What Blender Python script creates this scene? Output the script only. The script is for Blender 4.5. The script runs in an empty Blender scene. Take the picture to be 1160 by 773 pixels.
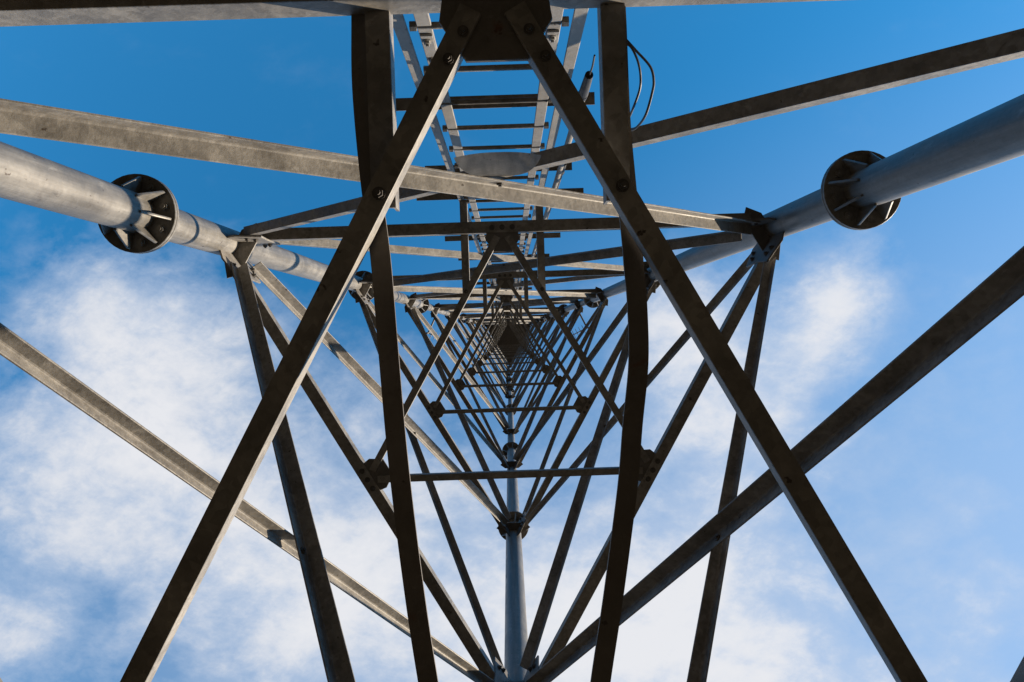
import bpy, bmesh, math, random
from mathutils import Vector, Matrix

random.seed(7)
R = math.radians
scene = bpy.context.scene
col = scene.collection

# ------------------------------------------------------------------ camera
CAM_Z = 1.5
cam_d = bpy.data.cameras.new('camera')
cam_d.sensor_width = 36.0
cam_d.lens = 26.4
cam_d.clip_start = 0.02
cam_d.clip_end = 5000
cam = bpy.data.objects.new('camera', cam_d)
col.objects.link(cam)
fwd = Vector((4.0, 9.5, 850.0)).normalized()            # looking straight up the tower
up = Vector((0, -1, 0)); up = (up - fwd * up.dot(fwd)).normalized()
rt = fwd.cross(up)
cam.matrix_world = Matrix(((rt.x, up.x, -fwd.x, 0), (rt.y, up.y, -fwd.y, 0), (rt.z, up.z, -fwd.z, CAM_Z), (0, 0, 0, 1)))
scene.camera = cam

# ------------------------------------------------------------------ light
SUN_AZ, SUN_EL = 19.0, 24.0
sd = Vector((math.cos(R(SUN_EL)) * math.cos(R(SUN_AZ)), math.cos(R(SUN_EL)) * math.sin(R(SUN_AZ)), math.sin(R(SUN_EL))))
sun_d = bpy.data.lights.new('sun', 'SUN')
sun_d.energy = 3.5
sun_d.angle = R(0.53)
sun_d.color = (1.0, 0.83, 0.62)
sun = bpy.data.objects.new('sun', sun_d)
sun.rotation_euler = sd.to_track_quat('Z', 'Y').to_euler()
sun.location = (20, 8, 15)
col.objects.link(sun)

scene.view_settings.view_transform = 'Standard'
scene.view_settings.look = 'None'
scene.view_settings.exposure = 1.15
scene.view_settings.gamma = 1.0
scene.view_settings.use_curve_mapping = False
scene.cycles.max_bounces = 8
scene.cycles.diffuse_bounces = 4

# ------------------------------------------------------------------ sky
SKY_STRENGTH = 0.15
world = bpy.data.worlds.new('World')
scene.world = world
world.use_nodes = True
wt = world.node_tree
wt.nodes.clear()


class NT:
    def __init__(self, tree): self.t = tree
    def n(self, typ, **kw):
        nd = self.t.nodes.new(typ)
        for k, v in kw.items(): setattr(nd, k, v)
        return nd
    def put(self, sock, v):
        if isinstance(v, bpy.types.NodeSocket): self.t.links.new(v, sock)
        else: sock.default_value = v
    def math(self, op, a, b=0.0, c=0.0, clamp=False):
        nd = self.n('ShaderNodeMath', operation=op, use_clamp=clamp)
        self.put(nd.inputs[0], a); self.put(nd.inputs[1], b); self.put(nd.inputs[2], c)
        return nd.outputs[0]
    def rng(self, v, a, b, c=0.0, d=1.0, smooth=True):
        nd = self.n('ShaderNodeMapRange', interpolation_type='SMOOTHSTEP' if smooth else 'LINEAR')
        for i, q in enumerate((v, a, b, c, d)): self.put(nd.inputs[i], q)
        return nd.outputs[0]
    def noise(self, vec, scale, detail=4.0, rough=0.5, dist=0.0):
        nd = self.n('ShaderNodeTexNoise')
        self.put(nd.inputs['Vector'], vec)
        nd.inputs['Scale'].default_value = scale; nd.inputs['Detail'].default_value = detail
        nd.inputs['Roughness'].default_value = rough; nd.inputs['Distortion'].default_value = dist
        return nd.outputs[0]
    def mix(self, f, a, b, blend='MIX'):
        nd = self.n('ShaderNodeMix', data_type='RGBA', blend_type=blend)
        self.put(nd.inputs[0], f); self.put(nd.inputs[6], a); self.put(nd.inputs[7], b)
        return nd.outputs[2]
    def mapping(self, vec, loc=(0, 0, 0), rot=(0, 0, 0), scale=(1, 1, 1), typ='POINT'):
        nd = self.n('ShaderNodeMapping', vector_type=typ)
        self.put(nd.inputs[0], vec)
        nd.inputs[1].default_value = loc; nd.inputs[2].default_value = rot; nd.inputs[3].default_value = scale
        return nd.outputs[0]


W = NT(wt)
sky = W.n('ShaderNodeTexSky', sky_type='NISHITA', sun_disc=False)
sky.sun_elevation = R(SUN_EL)
sky.sun_rotation = R(90.0 - SUN_AZ)
sky.altitude = 2500.0
sky.air_density = 1.0
sky.dust_density = 0.0
sky.ozone_density = 1.2
hsv = W.n('ShaderNodeHueSaturation')
hsv.inputs['Saturation'].default_value = 1.36
hsv.inputs['Hue'].default_value = .487
hsv.inputs['Value'].default_value = 1.0
wt.links.new(sky.outputs[0], hsv.inputs['Color'])
skycol = hsv.outputs[0]

# a cloud deck high above: the view direction is carried out to a flat layer (x/z, y/z)
tc = W.n('ShaderNodeTexCoord')
sep = W.n('ShaderNodeSeparateXYZ')
wt.links.new(tc.outputs['Generated'], sep.inputs[0])
zc = W.math('MAXIMUM', sep.outputs[2], 0.08)
cx = W.math('DIVIDE', sep.outputs[0], zc)
cy = W.math('DIVIDE', sep.outputs[1], zc)
cmb = W.n('ShaderNodeCombineXYZ')
wt.links.new(cx, cmb.inputs[0]); wt.links.new(cy, cmb.inputs[1])
deck = cmb.outputs[0]


def blob(x, y, rx, ry, rot, amp):
    v = W.mapping(deck, (x, y, 0), (0, 0, R(rot)), (rx, ry, 1), 'TEXTURE')
    d = W.n('ShaderNodeVectorMath', operation='DOT_PRODUCT')
    wt.links.new(v, d.inputs[0]); wt.links.new(v, d.inputs[1])
    e = W.math('POWER', 2.71828, W.math('MULTIPLY', d.outputs['Value'], -1.0))
    return W.math('MULTIPLY', e, amp)


# centre (x, y), radii and strength of each cloud mass on the deck
MASSES = [(-0.53, -0.02, .13, .10, 30, .75), (-0.44, 0.10, .13, .16, 10, .85), (-0.60, 0.22, .22, .16, 0, .75),
          (-0.36, 0.28, .22, .16, 25, .62), (-0.72, 0.38, .18, .13, 0, .5), (-0.45, 0.42, .25, .12, 0, .16), (-0.18, 0.34, .22, .18, 0, .72),
          (0.07, 0.40, .20, .14, 0, .95), (0.29, 0.46, .24, .13, 20, .95), (0.30, 0.18, .13, .20, 20, .8), (0.27, 0.02, .10, .12, 0, .55), (0.43, -.03, .05, .09, 30, .55),
          (0.40, 0.03, .05, .15, 35, .75), (0.24, 0.03, .06, .10, 10, .5), (0.60, 0.42, .35, .2, 0, .27), (-.12, .12, .2, .2, 0, .25),
          (0.62, 0.15, .16, .25, 0, .16)]
mask = 0.0
for m in MASSES:
    b_ = blob(*m[:5], m[5] * .80)
    mask = b_ if mask == 0.0 else W.math('ADD', mask, b_)
warp = W.n('ShaderNodeVectorMath', operation='MULTIPLY_ADD')
wn = W.n('ShaderNodeTexNoise')
wt.links.new(deck, wn.inputs['Vector']); wn.inputs['Scale'].default_value = 5.0; wn.inputs['Detail'].default_value = 4.0
wt.links.new(wn.outputs['Color'], warp.inputs[0]); warp.inputs[1].default_value = (.05, .05, 0)
wt.links.new(deck, warp.inputs[2])
n1 = W.noise(W.mapping(warp.outputs[0], (3.1, 1.7, 0), (0, 0, R(35)), (1.0, 1.5, 1)), 3.6, 9, .58, .0)
n2 = W.noise(W.mapping(warp.outputs[0], (7.7, 4.2, 0), (0, 0, R(62)), (1.0, 1.5, 1)), 9.0, 9, .64, .0)
n3 = W.noise(W.mapping(warp.outputs[0], (1.3, 9.2, 0), (0, 0, R(50)), (1.0, 1.4, 1)), 25.0, 7, .66, .0)
def dev(n, k): return W.math('MULTIPLY', W.math('SUBTRACT', n, .5), k)
nn = W.math('ADD', W.math('ADD', dev(n1, 2.1), dev(n2, 1.6)), dev(n3, .65))
dens = W.math('ADD', mask, W.math('MULTIPLY', nn, W.rng(mask, 0.0, .45, .14, 1.0)))
cover = W.math('MULTIPLY', W.rng(dens, .08, 1.40, smooth=False), .95)
soft = W.math('MULTIPLY', W.rng(W.math('ADD', mask, W.math('ADD', dev(n1, .9), dev(n2, .7))), .05, 1.05), .44)        # thin layer under the puffs
cover = W.math('SUBTRACT', 1.0, W.math('MULTIPLY', W.math('SUBTRACT', 1.0, cover), W.math('SUBTRACT', 1.0, soft)))
rad = W.math('SQRT', W.math('ADD', W.math('MULTIPLY', cx, cx), W.math('MULTIPLY', cy, cy)))
veil = W.math('MULTIPLY', W.rng(rad, .75, 1.6, 1.0, 0.0), W.rng(W.math('ADD', W.math('MULTIPLY', cx, .55), W.math('MULTIPLY', cy, 1.0)), -.25, .75, .0, .56))
cover = W.math('SUBTRACT', 1.0, W.math('MULTIPLY', W.math('SUBTRACT', 1.0, cover), W.math('SUBTRACT', 1.0, veil)))
thick = W.rng(W.math('ADD', dens, W.math('MULTIPLY', W.math('SUBTRACT', n2, .5), 1.2)), .35, 1.3)
CL = 2.65
ccol = W.mix(thick, (CL * .66, CL * .76, CL * .93, 1), (CL * .93, CL * .94, CL * .98, 1))
fin = W.mix(cover, skycol, ccol)
bg = W.n('ShaderNodeBackground')
wt.links.new(fin, bg.inputs[0]); bg.inputs[1].default_value = SKY_STRENGTH
wo = W.n('ShaderNodeOutputWorld')
wt.links.new(bg.outputs[0], wo.inputs[0])


# ------------------------------------------------------------------ materials
def material(name, base, alt, rough=.5, metal=.0, scale=6.0, dirt=.3, dirt_col=(.05, .035, .025), bump=.15, spangle=.0, rust=.0, runs=.0):
    m = bpy.data.materials.new(name); m.use_nodes = True
    t = m.node_tree; t.nodes.clear(); N = NT(t)
    g = N.n('ShaderNodeNewGeometry')
    pos = g.outputs['Position']
    a = N.noise(pos, scale, 6, .62)
    c = N.mix(N.rng(a, .3, .72), (*base, 1), (*alt, 1))
    if spangle:
        vo = N.n('ShaderNodeTexVoronoi'); t.links.new(pos, vo.inputs['Vector']); vo.inputs['Scale'].default_value = 75
        sx = N.n('ShaderNodeSeparateColor'); t.links.new(vo.outputs['Color'], sx.inputs[0])
        f = N.rng(sx.outputs[0], 0, 1, 1 - spangle, 1 + spangle, False)
        mm = N.n('ShaderNodeVectorMath', operation='SCALE'); t.links.new(c, mm.inputs[0]); t.links.new(f, mm.inputs['Scale'])
        c = mm.outputs[0]
    d1 = N.noise(N.mapping(pos, (2, 5, 1)), scale * 2.6, 8, .7, .8)
    d2 = N.noise(N.mapping(pos, (9, 1, 4), (0, 0, 0), (1, 1, .25)), scale * .9, 5, .6)
    dm = N.math('MULTIPLY', N.rng(d1, .50, .78), N.rng(d2, .35, .7))
    c = N.mix(N.math('MULTIPLY', dm, dirt), c, (*dirt_col, 1))
    sp = N.rng(N.noise(N.mapping(pos, (4, 4, 8)), 34, 3, .55), .69, .74)
    c = N.mix(N.math('MULTIPLY', sp, dirt * 1.3, clamp=True), c, (*dirt_col, 1))
    sc = N.rng(N.noise(N.mapping(pos, (6, 1, 2), (.5, .6, .2), (1, 1, .5)), 19, 7, .68, .6), .60, .70)      # scuffs and bare zinc
    c = N.mix(N.math('MULTIPLY', sc, .35), c, tuple(min(1, q * 1.7) for q in alt) + (1,))
    if runs:                                             # zinc runs and rain streaks down the tube
        q = N.noise(N.mapping(pos, (3, 3, 0), (0, 0, 0), (1, 1, .06)), 26, 6, .7)
        f2 = N.rng(q, .32, .68, 1 - runs, 1 + runs * .6)
        m2 = N.n('ShaderNodeVectorMath', operation='SCALE'); t.links.new(c, m2.inputs[0]); t.links.new(f2, m2.inputs['Scale'])
        c = m2.outputs[0]
        cr = N.rng(N.noise(N.mapping(pos, (5, 2, 7), (.4, .3, 0), (1, 1, .12)), 9, 9, .75, 1.2), .635, .66)
        c = N.mix(N.math('MULTIPLY', cr, .5), c, (.05, .042, .035, 1))
    if rust:
        rm = N.rng(N.noise(N.mapping(pos, (1, 8, 3)), 15, 6, .65), .64 - rust * .1, .74)
        c = N.mix(N.math('MULTIPLY', rm, .75), c, (.14, .055, .025, 1))
    bs = N.n('ShaderNodeBsdfPrincipled')
    t.links.new(c, bs.inputs['Base Color'])
    bs.inputs['Metallic'].default_value = metal
    r = N.rng(a, .25, .75, rough - .1, rough + .12)
    t.links.new(r, bs.inputs['Roughness'])
    bp = N.n('ShaderNodeBump'); bp.inputs['Strength'].default_value = bump; bp.inputs['Distance'].default_value = .004
    t.links.new(N.noise(pos, 60, 5, .6), bp.inputs['Height']); t.links.new(bp.outputs[0], bs.inputs['Normal'])
    o = N.n('ShaderNodeOutputMaterial'); t.links.new(bs.outputs[0], o.inputs[0])
    return m


TUBE = material('galvanised_tube', (.16, .151, .136), (.25, .240, .222), .48, .15, 6, .7, bump=.2, spangle=.06, runs=.28)
STEEL = material('galvanised_angle', (.165, .153, .137), (.315, .296, .268), .56, .1, 8, .7, bump=.3, spangle=.16)
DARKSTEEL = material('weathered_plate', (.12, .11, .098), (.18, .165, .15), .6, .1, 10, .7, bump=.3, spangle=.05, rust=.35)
BRIGHT = material('ladder_zinc', (.26, .245, .225), (.33, .315, .29), .5, .1, 10, .35, bump=.2, spangle=.05)
STRAP = material('strap_steel', (.12, .105, .09), (.18, .16, .14), .6, .1, 9, .6, bump=.25, rust=.35)
BOLT = material('bolt_steel', (.07, .063, .056), (.11, .10, .09), .75, .0, 20, .4)
RUBBER = material('black_rubber', (.015, .015, .016), (.025, .025, .026), .55, 0, 12, .1)
WIRE = material('wire_sheath', (.035, .03, .028), (.06, .055, .05), .5, 0, 12, .2)
PAINT = material('red_paint', (.25, .04, .02), (.3, .05, .03), .6, 0, 12, .3)

gm = bpy.data.materials.new('dark_soil'); gm.use_nodes = True
G = NT(gm.node_tree); gb = gm.node_tree.nodes['Principled BSDF']
gg = G.n('ShaderNodeNewGeometry')
gm.node_tree.links.new(G.mix(G.rng(G.noise(gg.outputs['Position'], 1.3, 8, .65), .35, .65), (.045, .030, .019, 1), (.032, .027, .015, 1)), gb.inputs['Base Color'])
gb.inputs['Roughness'].default_value = 1.0; gb.inputs['Specular IOR Level'].default_value = .03


# ------------------------------------------------------------------ mesh helpers
def mk(name, bm, mat, parent=None, smooth=False):
    bmesh.ops.recalc_face_normals(bm, faces=bm.faces)
    me = bpy.data.meshes.new(name); bm.to_mesh(me); bm.free()
    me.materials.append(mat)
    if smooth:
        for p in me.polygons: p.use_smooth = True
        me.set_sharp_from_angle(angle=R(38))
    o = bpy.data.objects.new(name, me); col.objects.link(o)
    if parent: o.parent = parent
    return o


def cp(o, parent, loc=None):
    c = o.copy(); col.objects.link(c); c.parent = parent
    if loc is not None: c.location = loc
    return c


def empty(name, loc, label, cat, group=None, rz=0):
    o = bpy.data.objects.new(name, None); col.objects.link(o)
    o.empty_display_size = .2
    o.location = loc; o.rotation_euler = (0, 0, rz)
    o['label'] = label; o['category'] = cat
    if group: o['group'] = group
    return o


def loft(bm, rings, closed=True, caps=True):
    vs = [[bm.verts.new(p) for p in r] for r in rings]
    n = len(vs[0])
    for a, b in zip(vs[:-1], vs[1:]):
        for i in range(n if closed else n - 1):
            j = (i + 1) % n
            bm.faces.new((a[i], a[j], b[j], b[i]))
    if caps:
        bm.faces.new(vs[0][::-1]); bm.faces.new(vs[-1])


def angle(bm, p0, p1, u, v, wu, wv=None, t=.006):
    """rolled L section from p0 to p1 with its heel on that line, legs along u and v"""
    wv = wv or wu
    p0 = Vector(p0); p1 = Vector(p1); d = (p1 - p0).normalized()
    u = Vector(u); u = (u - d * u.dot(d)).normalized()
    v = Vector(v); v = (v - d * v.dot(d)); v = (v - u * v.dot(u)).normalized()
    c, f, e = .0022, .006, .002
    sec = [(0, c), (c * .3, c * .3), (c, 0), (wu, 0), (wu, t - e), (wu - e, t), (t + f, t), (t + f * .3, t + f * .3), (t, t + f), (t, wv - e), (t - e, wv), (0, wv)]
    loft(bm, [[p + u * a + v * b for a, b in sec] for p in (p0, p1)])


def plate(bm, pts, nrm, t):
    """flat polygon given thickness t along nrm, centred on its plane, edges eased"""
    nrm = Vector(nrm).normalized(); P = [Vector(p) for p in pts]
    c = sum(P, Vector()) / len(P); e = .0015
    ins = [p + (c - p).normalized() * e for p in P]
    loft(bm, [[p - nrm * t / 2 for p in ins], [p - nrm * (t / 2 - e) for p in P], [p + nrm * (t / 2 - e) for p in P], [p + nrm * t / 2 for p in ins]])


def frame(d):
    d = Vector(d).normalized()
    a = Vector((0, 0, 1)) if abs(d.z) < .9 else Vector((1, 0, 0))
    x = d.cross(a).normalized(); return x, d.cross(x).normalized()


def cyl(bm, p0, p1, r0, r1=None, n=12):
    p0 = Vector(p0); p1 = Vector(p1); r1 = r0 if r1 is None else r1
    x, y = frame(p1 - p0)
    loft(bm, [[p + (x * math.cos(2 * math.pi * i / n) + y * math.sin(2 * math.pi * i / n)) * r for i in range(n)] for p, r in ((p0, r0), (p1, r1))])


def spline(pts, k=8):
    P = [Vector(p) for p in pts]; P = [P[0] * 2 - P[1]] + P + [P[-1] * 2 - P[-2]]
    out = []
    for i in range(1, len(P) - 2):
        for j in range(k):
            t = j / k
            out.append(.5 * ((2 * P[i]) + (P[i + 1] - P[i - 1]) * t + (2 * P[i - 1] - 5 * P[i] + 4 * P[i + 1] - P[i + 2]) * t * t + (3 * P[i] - P[i - 1] - 3 * P[i + 1] + P[i + 2]) * t ** 3))
    out.append(P[-2]); return out


def tube(bm, pts, r, n=8):
    rings = []; x = None
    for i, p in enumerate(pts):
        d = (pts[min(i + 1, len(pts) - 1)] - pts[max(i - 1, 0)]).normalized()
        if x is None: x, y = frame(d)
        x = (x - d * x.dot(d)).normalized(); y = d.cross(x)
        rings.append([p + (x * math.cos(2 * math.pi * k / n) + y * math.sin(2 * math.pi * k / n)) * r for k in range(n)])
    loft(bm, rings)


def bolt(bm, p, d, r=.012, h=.009):
    """hexagon head with washer, standing on p along d"""
    p = Vector(p); d = Vector(d).normalized()
    cyl(bm, p - d * .001, p + d * .002, r * 1.35, n=14)
    cyl(bm, p + d * .0015, p + d * h, r, r * .96, n=6)
    cyl(bm, p + d * h * .9, p + d * (h + .006), r * .5, n=8)


# ------------------------------------------------------------------ ground, with an added rim of unseen hills to cut low sky light
bm = bmesh.new()
NA, rs = 96, [0, 12, 40, 90, 140, 190, 240, 300, 370, 450, 560, 700, 1000, 1600]
rings = []
for r in rs[1:]:
    row = []
    for k in range(NA):
        a = 2 * math.pi * k / NA
        t = min(1.0, max(0.0, (r - 90) / 360)); t = t * t * (3 - 2 * t)
        da = (math.degrees(a) - 20 + 180) % 360 - 180
        t *= 1 - .75 * math.exp(-(da / 38) ** 2)                 # gap in the added hill rim, lets the low sun through
        h = t * r * (.50 + .05 * math.sin(3 * a + 1) + .04 * math.sin(7 * a) + .03 * math.sin(13 * a + 2)) if r <= 450 else 450 * (.50 + .05 * math.sin(3 * a + 1) + .04 * math.sin(7 * a)) * (1 - .3 * (r - 450) / 1150) * t
        row.append(bm.verts.new((r * math.cos(a), r * math.sin(a), h)))
    rings.append(row)
c0 = bm.verts.new((0, 0, 0))
for k in range(NA):
    bm.faces.new((c0, rings[0][k], rings[0][(k + 1) % NA]))
    for a_, b_ in zip(rings[:-1], rings[1:]):
        bm.faces.new((a_[k], b_[k], b_[(k + 1) % NA], a_[(k + 1) % NA]))
ground = mk('ground', bm, gm); ground['kind'] = 'structure'

# ------------------------------------------------------------------ lattice tower
S = 3.0
TH = R(-1.9)
tower = empty('lattice_tower', (-.005, .325, 0), 'tall three-legged galvanised lattice tower seen straight up its hollow middle', 'tower', rz=TH)
LEG = {'L': Vector((-S / 2, -S * .2887, 0)), 'R': Vector((S / 2, -S * .2887, 0)), 'B': Vector((0, S * .5774, 0))}
H = [1.215, 4.07, 7.5, 11.1, 14.85, 18.9, 22.9, 26.9, 30.9, 34.9, 38.9, 42.9, 46.6]      # storeys above the lens
Z = [h + CAM_Z for h in H]
NL = len(Z)
FLANGES = [3.12 + CAM_Z, 7.95 + CAM_Z, 13.0 + CAM_Z, 19.9 + CAM_Z, 25.9 + CAM_Z, 31.9 + CAM_Z, 37.9 + CAM_Z]
RAD = [.081, .078, .074, .070, .066, .062, .058, .055]


def flange_mesh(ri):
    bm = bmesh.new()
    n = 40
    for z0, z1 in ((-.018, -.0012), (.0012, .018)):
        rr = .163; e = .002
        loft(bm, [[(math.cos(a) * q, math.sin(a) * q, z) for a in [2 * math.pi * i / n for i in range(n)]] for q, z in ((rr - e, z0), (rr, z0 + e), (rr, z1 - e), (rr - e, z1))])
    for k in range(8):
        a = 2 * math.pi * k / 8 + .2
        er = Vector((math.cos(a), math.sin(a), 0)); et = Vector((-er.y, er.x, 0))
        for s in (-1, 1):
            q = [(ri - .004, .0185), (.150, .0185), (.150, .035), (ri + .012, .155), (ri - .004, .155)]
            plate(bm, [er * x + Vector((0, 0, s * z)) for x, z in q], et, .010)
            b = a + math.pi / 8
            bolt(bm, Vector((math.cos(b), math.sin(b), 0)) * .122 + Vector((0, 0, s * .018)), (0, 0, s), .016, .014)
    return bm


fl_cache = {}
leg_objs = {}
for key in 'LRB':
    p = LEG[key]
    bm = bmesh.new(); n = 40
    prof = []
    zs = [0.0] + FLANGES + [Z[-1] + .25]
    for i in range(len(zs) - 1): prof += [(RAD[i], zs[i]), (RAD[i], zs[i + 1])]
    loft(bm, [[p + Vector((math.cos(2 * math.pi * k / n) * r, math.sin(2 * math.pi * k / n) * r, z)) for k in range(n)] for r, z in prof])
    leg = mk('leg', bm, TUBE, tower, True); leg_objs[key] = leg
    for i, fz in enumerate(FLANGES):
        rr = RAD[i]
        if i not in fl_cache:
            f = mk('flange', flange_mesh(RAD[i + 1]), TUBE, leg, True); fl_cache[i] = f; f.location = (p.x, p.y, fz)
        else: cp(fl_cache[i], leg, (p.x, p.y, fz))

FACES = [('L', 'R'), ('R', 'B'), ('B', 'L')]
ctr = Vector((0, 0, 0))
mesh_cache = {}


def cached(key, name, build, mat, z, parent=None, smooth=False):
    """first of a kind is built, the later ones are copies at their own storey"""
    parent = parent or tower
    if key in mesh_cache: o = cp(mesh_cache[key], parent)
    else:
        o = mk(name, build(), mat, parent, smooth); mesh_cache[key] = o
    o.location = (0, 0, z)
    return o


UP = Vector((0, 0, 1))
for li, z in enumerate(Z):
    for fi, (a, b) in enumerate(FACES):
        pa, pb = LEG[a], LEG[b]
        e = (pb - pa).normalized(); mid = (pa + pb) / 2
        n = (ctr - mid); n.z = 0; n.normalize()
        # horizontal strut: flat leg outwards, standing leg on its inner edge
        def strut():
            bm = bmesh.new()
            angle(bm, pa + e * .15 - n * .002, pb - e * .15 - n * .002, -n, UP, .062, .06)
            return bm
        st = cached(('strut', fi), 'horizontal_strut', strut, STEEL, z)
        if li == 0 and fi == 1: st.location -= n * .022
        # plan bracing: inner triangle between the middles of the struts
        c = LEG[FACES[(fi + 1) % 3][1]]
        m2 = (pb + c) / 2
        dd = (m2 - mid).normalized(); pn = Vector((-dd.y, dd.x, 0))
        if pn.dot(ctr - mid) < 0: pn = -pn
        def plan():
            bm = bmesh.new()
            off = pn * .004
            q0, q1 = mid + dd * .03 + off, m2 - dd * .03 + off
            if li == 0 and fi == 0: q0 = q0 + e * .015; q1 = q1 + pn * .014
            if li == 0 and fi == 2: q0 = q0 + pn * .034
            angle(bm, q0, q1, -pn, UP, .037, .038, .005)
            return bm
        pbz = cached(('plan', fi, li == 0), 'plan_brace', plan, STEEL, z - .004)
        # middle gusset
        def gus():
            bm = bmesh.new()
            q = [(-.078, -.055), (.078, -.055), (.092, .035), (.050, .100), (-.050, .100), (-.092, .035)]
            plate(bm, [mid + e * x + n * y + UP * .0105 for x, y in q], UP, .010)
            return bm
        mg = cached(('gus', fi), 'gusset_plate', gus, DARKSTEEL, z)
        if li == 0 and fi == 0: mg.location.x = .012
        if li < 3:
            for x, y, dz in ((-.055, -.03, -.001), (0, -.03, -.001), (.055, -.03, -.001)):
                def bo(x=x, y=y):
                    bm = bmesh.new(); bolt(bm, mid + e * x + n * y + UP * .0005, -UP, .011, .010); return bm
                cached(('sbolt', fi, x), 'bolt', bo, BOLT, z, st, True).location = (0, 0, 0)
            for q, dirv in (((0, 1), (1, 1), (0, -1), (1, -1)) if li == 0 else ()):
                def bo2(q=q, dirv=dirv):
                    bm = bmesh.new()
                    m3 = (LEG[a] + LEG[FACES[(fi + 2) % 3][0]]) / 2 if dirv < 0 else m2
                    d3 = (m3 - mid).normalized(); p3 = Vector((-d3.y, d3.x, 0))
                    if p3.dot(ctr - mid) < 0: p3 = -p3
                    bolt(bm, mid + d3 * (.075 + .05 * q) - p3 * .018 + UP * -.0045, -UP, .0068, .006); return bm
                cached(('gbolt', fi, q, dirv), 'bolt', bo2, BOLT, z, mg, True).location = (0, 0, 0)
        # face diagonals
        if li < NL - 1:
            z1 = Z[li + 1]; hh = z1 - z
            for inside in (True, False):
                f0, f1 = (pa, pb) if inside == (li % 2 == 0) else (pb, pa)
                ee = (f1 - f0).normalized()
                A = f0 + ee * .17 + UP * .16
                Bq = f1 - ee * .17 + UP * (hh - .13)
                d = (Bq - A).normalized(); dn = n.cross(d).normalized()
                if dn.z > 0: dn = -dn                                  # in the face, pointing down
                def diag():
                    bm = bmesh.new()
                    if inside:
                        o = n * .008 - dn * .03
                        angle(bm, A + o, Bq + o, n, dn, .060, .060)      # standing leg inwards on the upper edge
                    elif fi == 0:
                        o = -n * .008 + dn * .022
                        angle(bm, A + o, Bq + o, -n, -dn, .047, .047)    # standing leg outwards on the lower edge
                    else:
                        o = -n * .046 - dn * .075                        # set back so that it passes behind the inner brace
                        angle(bm, A + o, Bq + o, n, dn, .045, .042)
                    return bm
                dg = cached(('diag', fi, inside, li % 2, round(hh, 3)), 'diagonal_brace', diag, STEEL, z)
                if li < 3 and inside:
                    def xb():
                        bm = bmesh.new()
                        m = (A + Bq) / 2
                        bolt(bm, m + n * .008 + dn * .005, n, .013, .012); return bm
                    cached(('xbolt', fi, li % 2, round(hh, 3)), 'bolt', xb, BOLT, z, dg, True).location = (0, 0, 0)
    # nodes on the legs: two standing gussets in the faces and a flat one between them
    for key in 'LRB':
        p = LEG[key]
        oth = [LEG[k] for k in 'LRB' if k != key]
        e1, e2 = [(o - p).normalized() for o in oth]
        rr = .07 if li > 3 else .078
        def node():
            bm = bmesh.new()
            for e in (e1, e2):
                nn = Vector((-e.y, e.x, 0))
                q = [(rr - .01, -.17), (.13, -.22), (.25, -.16), (.24, -.03), (.24, .05), (.25, .18), (.13, .24), (rr - .01, .19)]
                plate(bm, [p + e * x + UP * y for x, y in q], nn, .010)
            bis = (e1 + e2).normalized(); per = Vector((-bis.y, bis.x, 0))
            q = [(rr * .6, -.10), (.10, -.17), (.15, -.12), (.15, .12), (.10, .17), (rr * .6, .10)]
            plate(bm, [p + bis * x + per * y + UP * .0125 for x, y in q], UP, .012)
            return bm
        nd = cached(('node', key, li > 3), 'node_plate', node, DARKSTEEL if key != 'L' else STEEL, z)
        if li < 3:
            for e in (e1, e2):
                nn = Vector((-e.y, e.x, 0))
                if nn.dot(ctr - p) < 0: nn = -nn
                for x, y in ((.17, -.14), (.20, -.10), (.17, .15), (.21, .11)):
                    def nb(e=e, nn=nn, x=x, y=y):
                        bm = bmesh.new(); bolt(bm, p + e * x + UP * y + nn * .005, nn, .012, .012); return bm
                    cached(('nbolt', key, tuple(e), x, y), 'bolt', nb, BOLT, z, nd, True).location = (0, 0, 0)
    # the two bearers for the ladders on the far face
    for sx in (-1, 1):
        x = sx * .207
        def bear():
            bm = bmesh.new()
            angle(bm, (x - sx * .02, -1.06, 0), (x - sx * .02, -.54, 0), (sx, 0, 0), UP, .041, .04, .005)
            return bm
        bb = cached(('bear', sx), 'bearer', bear, STEEL, z + .044)
        if li == 0 and sx < 0: bb.location.x = .022
        if li < 2:
            def bbolt():
                bm = bmesh.new()
                bolt(bm, (x, -.555, -.044 - .0045), -UP, .008, .007)
                return bm
            cached(('bbolt', sx), 'bolt', bbolt, BOLT, z, bb, True).location = (0, 0, 0)

# top platform
bm = bmesh.new()
plate(bm, [(-1.35, -.98, 0), (1.35, -.98, 0), (1.42, -.8, 0), (.12, 1.55, 0), (-.12, 1.55, 0), (-1.42, -.8, 0)], UP, .05)
pf = mk('platform_deck', bm, DARKSTEEL, tower); pf.location = (0, 0, Z[-1] + .12)

# ------------------------------------------------------------------ climbing ladder
def w(x, y, z):
    """tower axes to world"""
    c, s = math.cos(TH), math.sin(TH)
    return Vector((-.005 + x * c - y * s, .325 + x * s + y * c, z))


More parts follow.
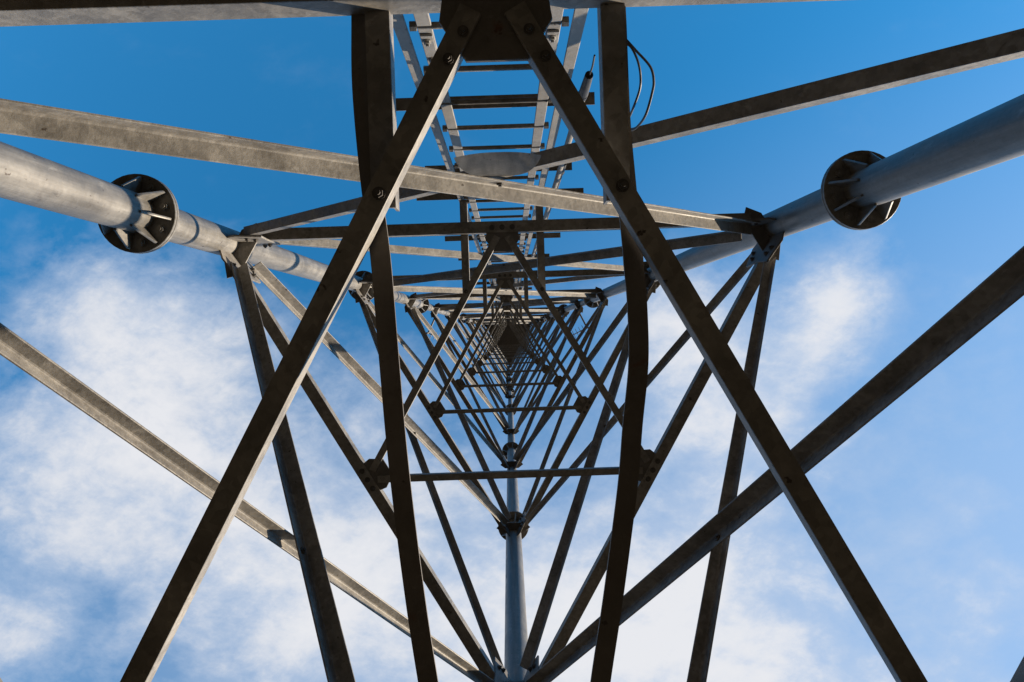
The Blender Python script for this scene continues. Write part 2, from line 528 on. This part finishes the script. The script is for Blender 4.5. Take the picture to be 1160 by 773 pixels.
LY = -1.04
lad = empty('climbing_ladder', w(-.005, LY, 2.75), 'narrow galvanised climbing ladder with thin round rungs running up inside the wider pair of rails', 'ladder', rz=TH)
top = Z[-1] - 2.75
def flat(x0, x1, y0, y1, z0, z1, name, mat, parent):
    bm = bmesh.new(); e = .0015
    loft(bm, [[(x0 + e, y0, z), (x1 - e, y0, z), (x1, y0 + e, z), (x1, y1 - e, z), (x1 - e, y1, z), (x0 + e, y1, z), (x0, y1 - e, z), (x0, y0 + e, z)] for z in (z0, z1)])
    return mk(name, bm, mat, parent)
for sx in (-1, 1):
    flat(sx * .15 - .017, sx * .15 + .017, -.004, .004, 0, top, 'rail', BRIGHT, lad)
    for zj in (0.62,):
        bm = bmesh.new()
        plate(bm, [(sx * .15 - .014, .007, zj - .09), (sx * .15 + .014, .007, zj - .09), (sx * .15 + .014, .007, zj + .09), (sx * .15 - .014, .007, zj + .09)], (0, 1, 0), .006)
        for q in (-.06, .06): bolt(bm, (sx * .15, .010, zj + q), (0, 1, 0), .009, .008)
        mk('splice_plate', bm, BRIGHT, lad)
def rung_bm():
    bm = bmesh.new(); cyl(bm, (-.165, 0, 0), (.165, 0, 0), .0082, n=12)
    for s in (-1, 1): cyl(bm, (s * .168, 0, 0), (s * .184, 0, 0), .012, n=6)
    return bm
r0 = None
NR = 150
zr0 = 1.745 + CAM_Z - 2.75
for i in range(100):
    if r0 is None: r0 = mk('rung', rung_bm(), STEEL, lad, True); o = r0
    else: o = cp(r0, lad)
    o.location = (0, 0, zr0 + .29 * i)
bm = bmesh.new()
i = 100
while zr0 + .29 * i < top - .2:
    zz = zr0 + .29 * i
    cyl(bm, (-.165, 0, zz), (.165, 0, zz), .0082, n=6); i += 1
ur = mk('upper_rungs', bm, STEEL, lad, True); ur['kind'] = 'stuff'

# ------------------------------------------------------------------ cable ladder (outer rails and cross bars)
cab = empty('cable_ladder', w(-.005, LY, 2.75), 'wider pair of flat galvanised rails on dark cross bars around the climbing ladder', 'cable ladder', rz=TH)
for sx in (-1, 1):
    flat(sx * .212 - .016, sx * .212 + .016, -.0225, -.0145, 0, top, 'rail', BRIGHT, cab)
def cross(wd):
    bm = bmesh.new()
    angle(bm, (-wd / 2, -.068, -.02), (wd / 2, -.068, -.02), (0, 1, 0), UP, .042, .042, .005)
    for sx in (-1, 1):
        for q in (-.03, .03):
            bolt(bm, (sx * .212 + q, -.047, -.015), UP, .010, .016)
    return bm
cache_c = {}
for h, wd in [(2.5, .66), (3.5, .68), (4.16, .92), (6.0, .92), (7.6, .92), (9.6, .92), (11.43, .92), (13.2, .92), (15.03, .92), (17.0, .92), (19.1, .92), (21.1, .92), (23.1, .92), (25.1, .92), (27.1, .92), (29.1, .92)]:
    if wd not in cache_c: o = mk('cross_bar', cross(wd), STEEL, cab); cache_c[wd] = o
    else: o = cp(cache_c[wd], cab)
    o.location = (0, 0, h + CAM_Z - 2.75)

# flared sheet hanging where the two lowest braces of the far face cross
bm = bmesh.new()
rings = []
for j in range(11):
    v = j / 10                                           # 0 at the free lower edge, 1 at the crossing
    hw = .118 * (1 - v ** 1.6) + .018
    rings.append([Vector((u * hw, -.016 * (1 - u * u) * (1 - v) + .02 * math.sin(v * math.pi) - .008, -.285 * (1 - v) - .012 * abs(u) * (1 - v))) for u in [-1 + k / 8 for k in range(17)]])
vs = [[bm.verts.new(p) for p in r] for r in rings]
for a_, b_ in zip(vs[:-1], vs[1:]):
    for j in range(16): bm.faces.new((a_[j], a_[j + 1], b_[j + 1], b_[j]))
bmesh.ops.solidify(bm, geom=bm.faces[:], thickness=.003)
cs = mk('flared_sheet', bm, TUBE, None, True)
cs.location = w(.0, -.866, 2.64 + CAM_Z); cs.rotation_euler = (0, 0, TH)
cs['label'] = 'pale flared sheet of galvanised metal between the two crossing braces below the ladder'; cs['category'] = 'sheet metal'

# ------------------------------------------------------------------ bent straps lying on the lowest plan bracing
def strap(pts, name, label, wd=.0335, t=.006):
    P = spline(pts, 6); bm = bmesh.new(); rings = []
    for i, p in enumerate(P):
        d = (P[min(i + 1, len(P) - 1)] - P[max(i - 1, 0)]).normalized()
        s = d.cross(UP).normalized(); nrm = s.cross(d)
        rings.append([p + s * a * wd / 2 + nrm * b * t / 2 for a, b in ((-1, -1), (1, -1), (1, 1), (-1, 1))])
    loft(bm, rings)
    o = mk(name, bm, STRAP); o['label'] = label; o['category'] = 'strap'; o['group'] = 'bent straps on the lowest bracing'
    return o
strap([(-0.248, -0.592, 2.770), (-0.248, -0.534, 2.775), (-0.247, -0.414, 2.775), (-0.233, -0.263, 2.769), (-0.215, -0.128, 2.764), (-0.203, 0.021, 2.766), (-0.190, 0.186, 2.772), (-0.174, 0.336, 2.776), (-0.154, 0.485, 2.774), (-0.136, 0.592, 2.767), (-0.117, 0.705, 2.764)],
      'bent_strap', 'dark flat steel strap bowing gently, below left of the ladder rails')
strap([(0.176, -0.592, 2.770), (0.182, -0.534, 2.775), (0.189, -0.369, 2.775), (0.197, -0.263, 2.769), (0.207, -0.158, 2.764), (0.211, -0.113, 2.766), (0.218, -0.046, 2.772), (0.221, 0.051, 2.776), (0.211, 0.156, 2.774), (0.203, 0.245, 2.767), (0.192, 0.333, 2.764), (0.176, 0.458, 2.767), (0.157, 0.595, 2.774), (0.143, 0.712, 2.776)],
      'bent_strap', 'dark flat steel strap with a sideways kink, below right of the ladder rails')

# ------------------------------------------------------------------ feeder cables with black boots beside the ladder
def feeder(x, y, z0, z1, r, label):
    o = empty('feeder_cable', w(x, y, z0), label, 'cable', 'feeder cables beside the ladder', TH)
    bm = bmesh.new(); tube(bm, spline([(0, 0, 0), (.004, -.003, 3), (-.003, 0, 8), (0, 0, 16), (0, 0, z1 - z0)], 6), r, 12); mk('sheath', bm, WIRE if r < .012 else STEEL, o, True)
    bm = bmesh.new(); cyl(bm, (0, 0, -.14), (0, 0, .03), r * 1.0, r * 1.3, 14); cyl(bm, (0, 0, .03), (0, 0, .07), r * 1.4, r * 1.1, 14); mk('boot', bm, RUBBER, o, True)
    bm = bmesh.new(); tube(bm, spline([(0, 0, -.13), (.002, -.001, -.2), (-.002, 0, -.29)], 5), .0028, 6); mk('tail_wire', bm, WIRE, o, True)
    return o
feeder(.268, -1.045, 2.27 + CAM_Z, 40, .012, 'grey feeder cable ending in a black boot by the lowest cross bar')
feeder(.285, -1.06, 3.45 + CAM_Z, 40, .011, 'dark feeder cable with a black boot higher up, beside the grey cable')

# loose wires hanging from the dark brace on the right of the ladder
def lp(px, py, h):  # helper used once to note where the wires were seen; plain metres from the lens axis
    return Vector(((px - 576) / 850 * h, (py - 376) / 850 * h, h + CAM_Z))
def wire(pts, r, label):
    bm = bmesh.new(); tube(bm, spline(pts, 8), r, 8)
    o = mk('loose_wire', bm, WIRE, None, True); o['label'] = label; o['category'] = 'wire'; o['group'] = 'loose wires on the right brace'
wire([lp(698, 36, 1.55), lp(707, 44, 1.55), lp(720, 58, 1.56), lp(736, 76, 1.58), (lp(740, 92, 1.6)), lp(738, 106, 1.62), lp(731, 130, 1.65), lp(722, 143, 1.7), lp(714, 148, 1.74)], .0028, 'longer loose dark wire with a bulging outer loop')
wire([lp(698, 48, 1.56), lp(708, 50, 1.55), lp(715, 55, 1.55), lp(722, 70, 1.56), lp(725, 86, 1.58), lp(724, 102, 1.6), lp(717, 122, 1.64), lp(711, 136, 1.7)], .0026, 'shorter loose dark wire inside the outer loop')

# ------------------------------------------------------------------ small antennas clamped outside the legs
def antenna(key, h, dx, dy, flip, label):
    p = LEG[key]
    o = empty('stub_antenna', w(p.x + dx * .3, p.y + dy * .3, h + CAM_Z), label, 'antenna', 'small antennas on the legs', TH)
    d = Vector((dx, dy, 0)).normalized(); s = Vector((-d.y, d.x, 0)) * flip
    bm = bmesh.new(); cyl(bm, -d * .25, d * .25, .018, n=10); mk('arm', bm, STEEL, o, True)
    bm = bmesh.new(); cyl(bm, d * .23 - UP * .28, d * .23 + UP * .28, .02, n=10); mk('mast', bm, STEEL, o, True)
    bm = bmesh.new(); cyl(bm, d * .23, d * .23 + s * .34, .011, n=8)
    for q in (.08, .16, .24, .32): cyl(bm, d * .23 + s * q - d * .1, d * .23 + s * q + d * .1, .006, n=6)
    mk('boom', bm, STEEL, o, True)
antenna('R', 16.4, .45, .95, 1, 'small boom antenna on the right leg high in the tower')
antenna('L', 16.4, -.45, .95, -1, 'small boom antenna on the left leg high in the tower')
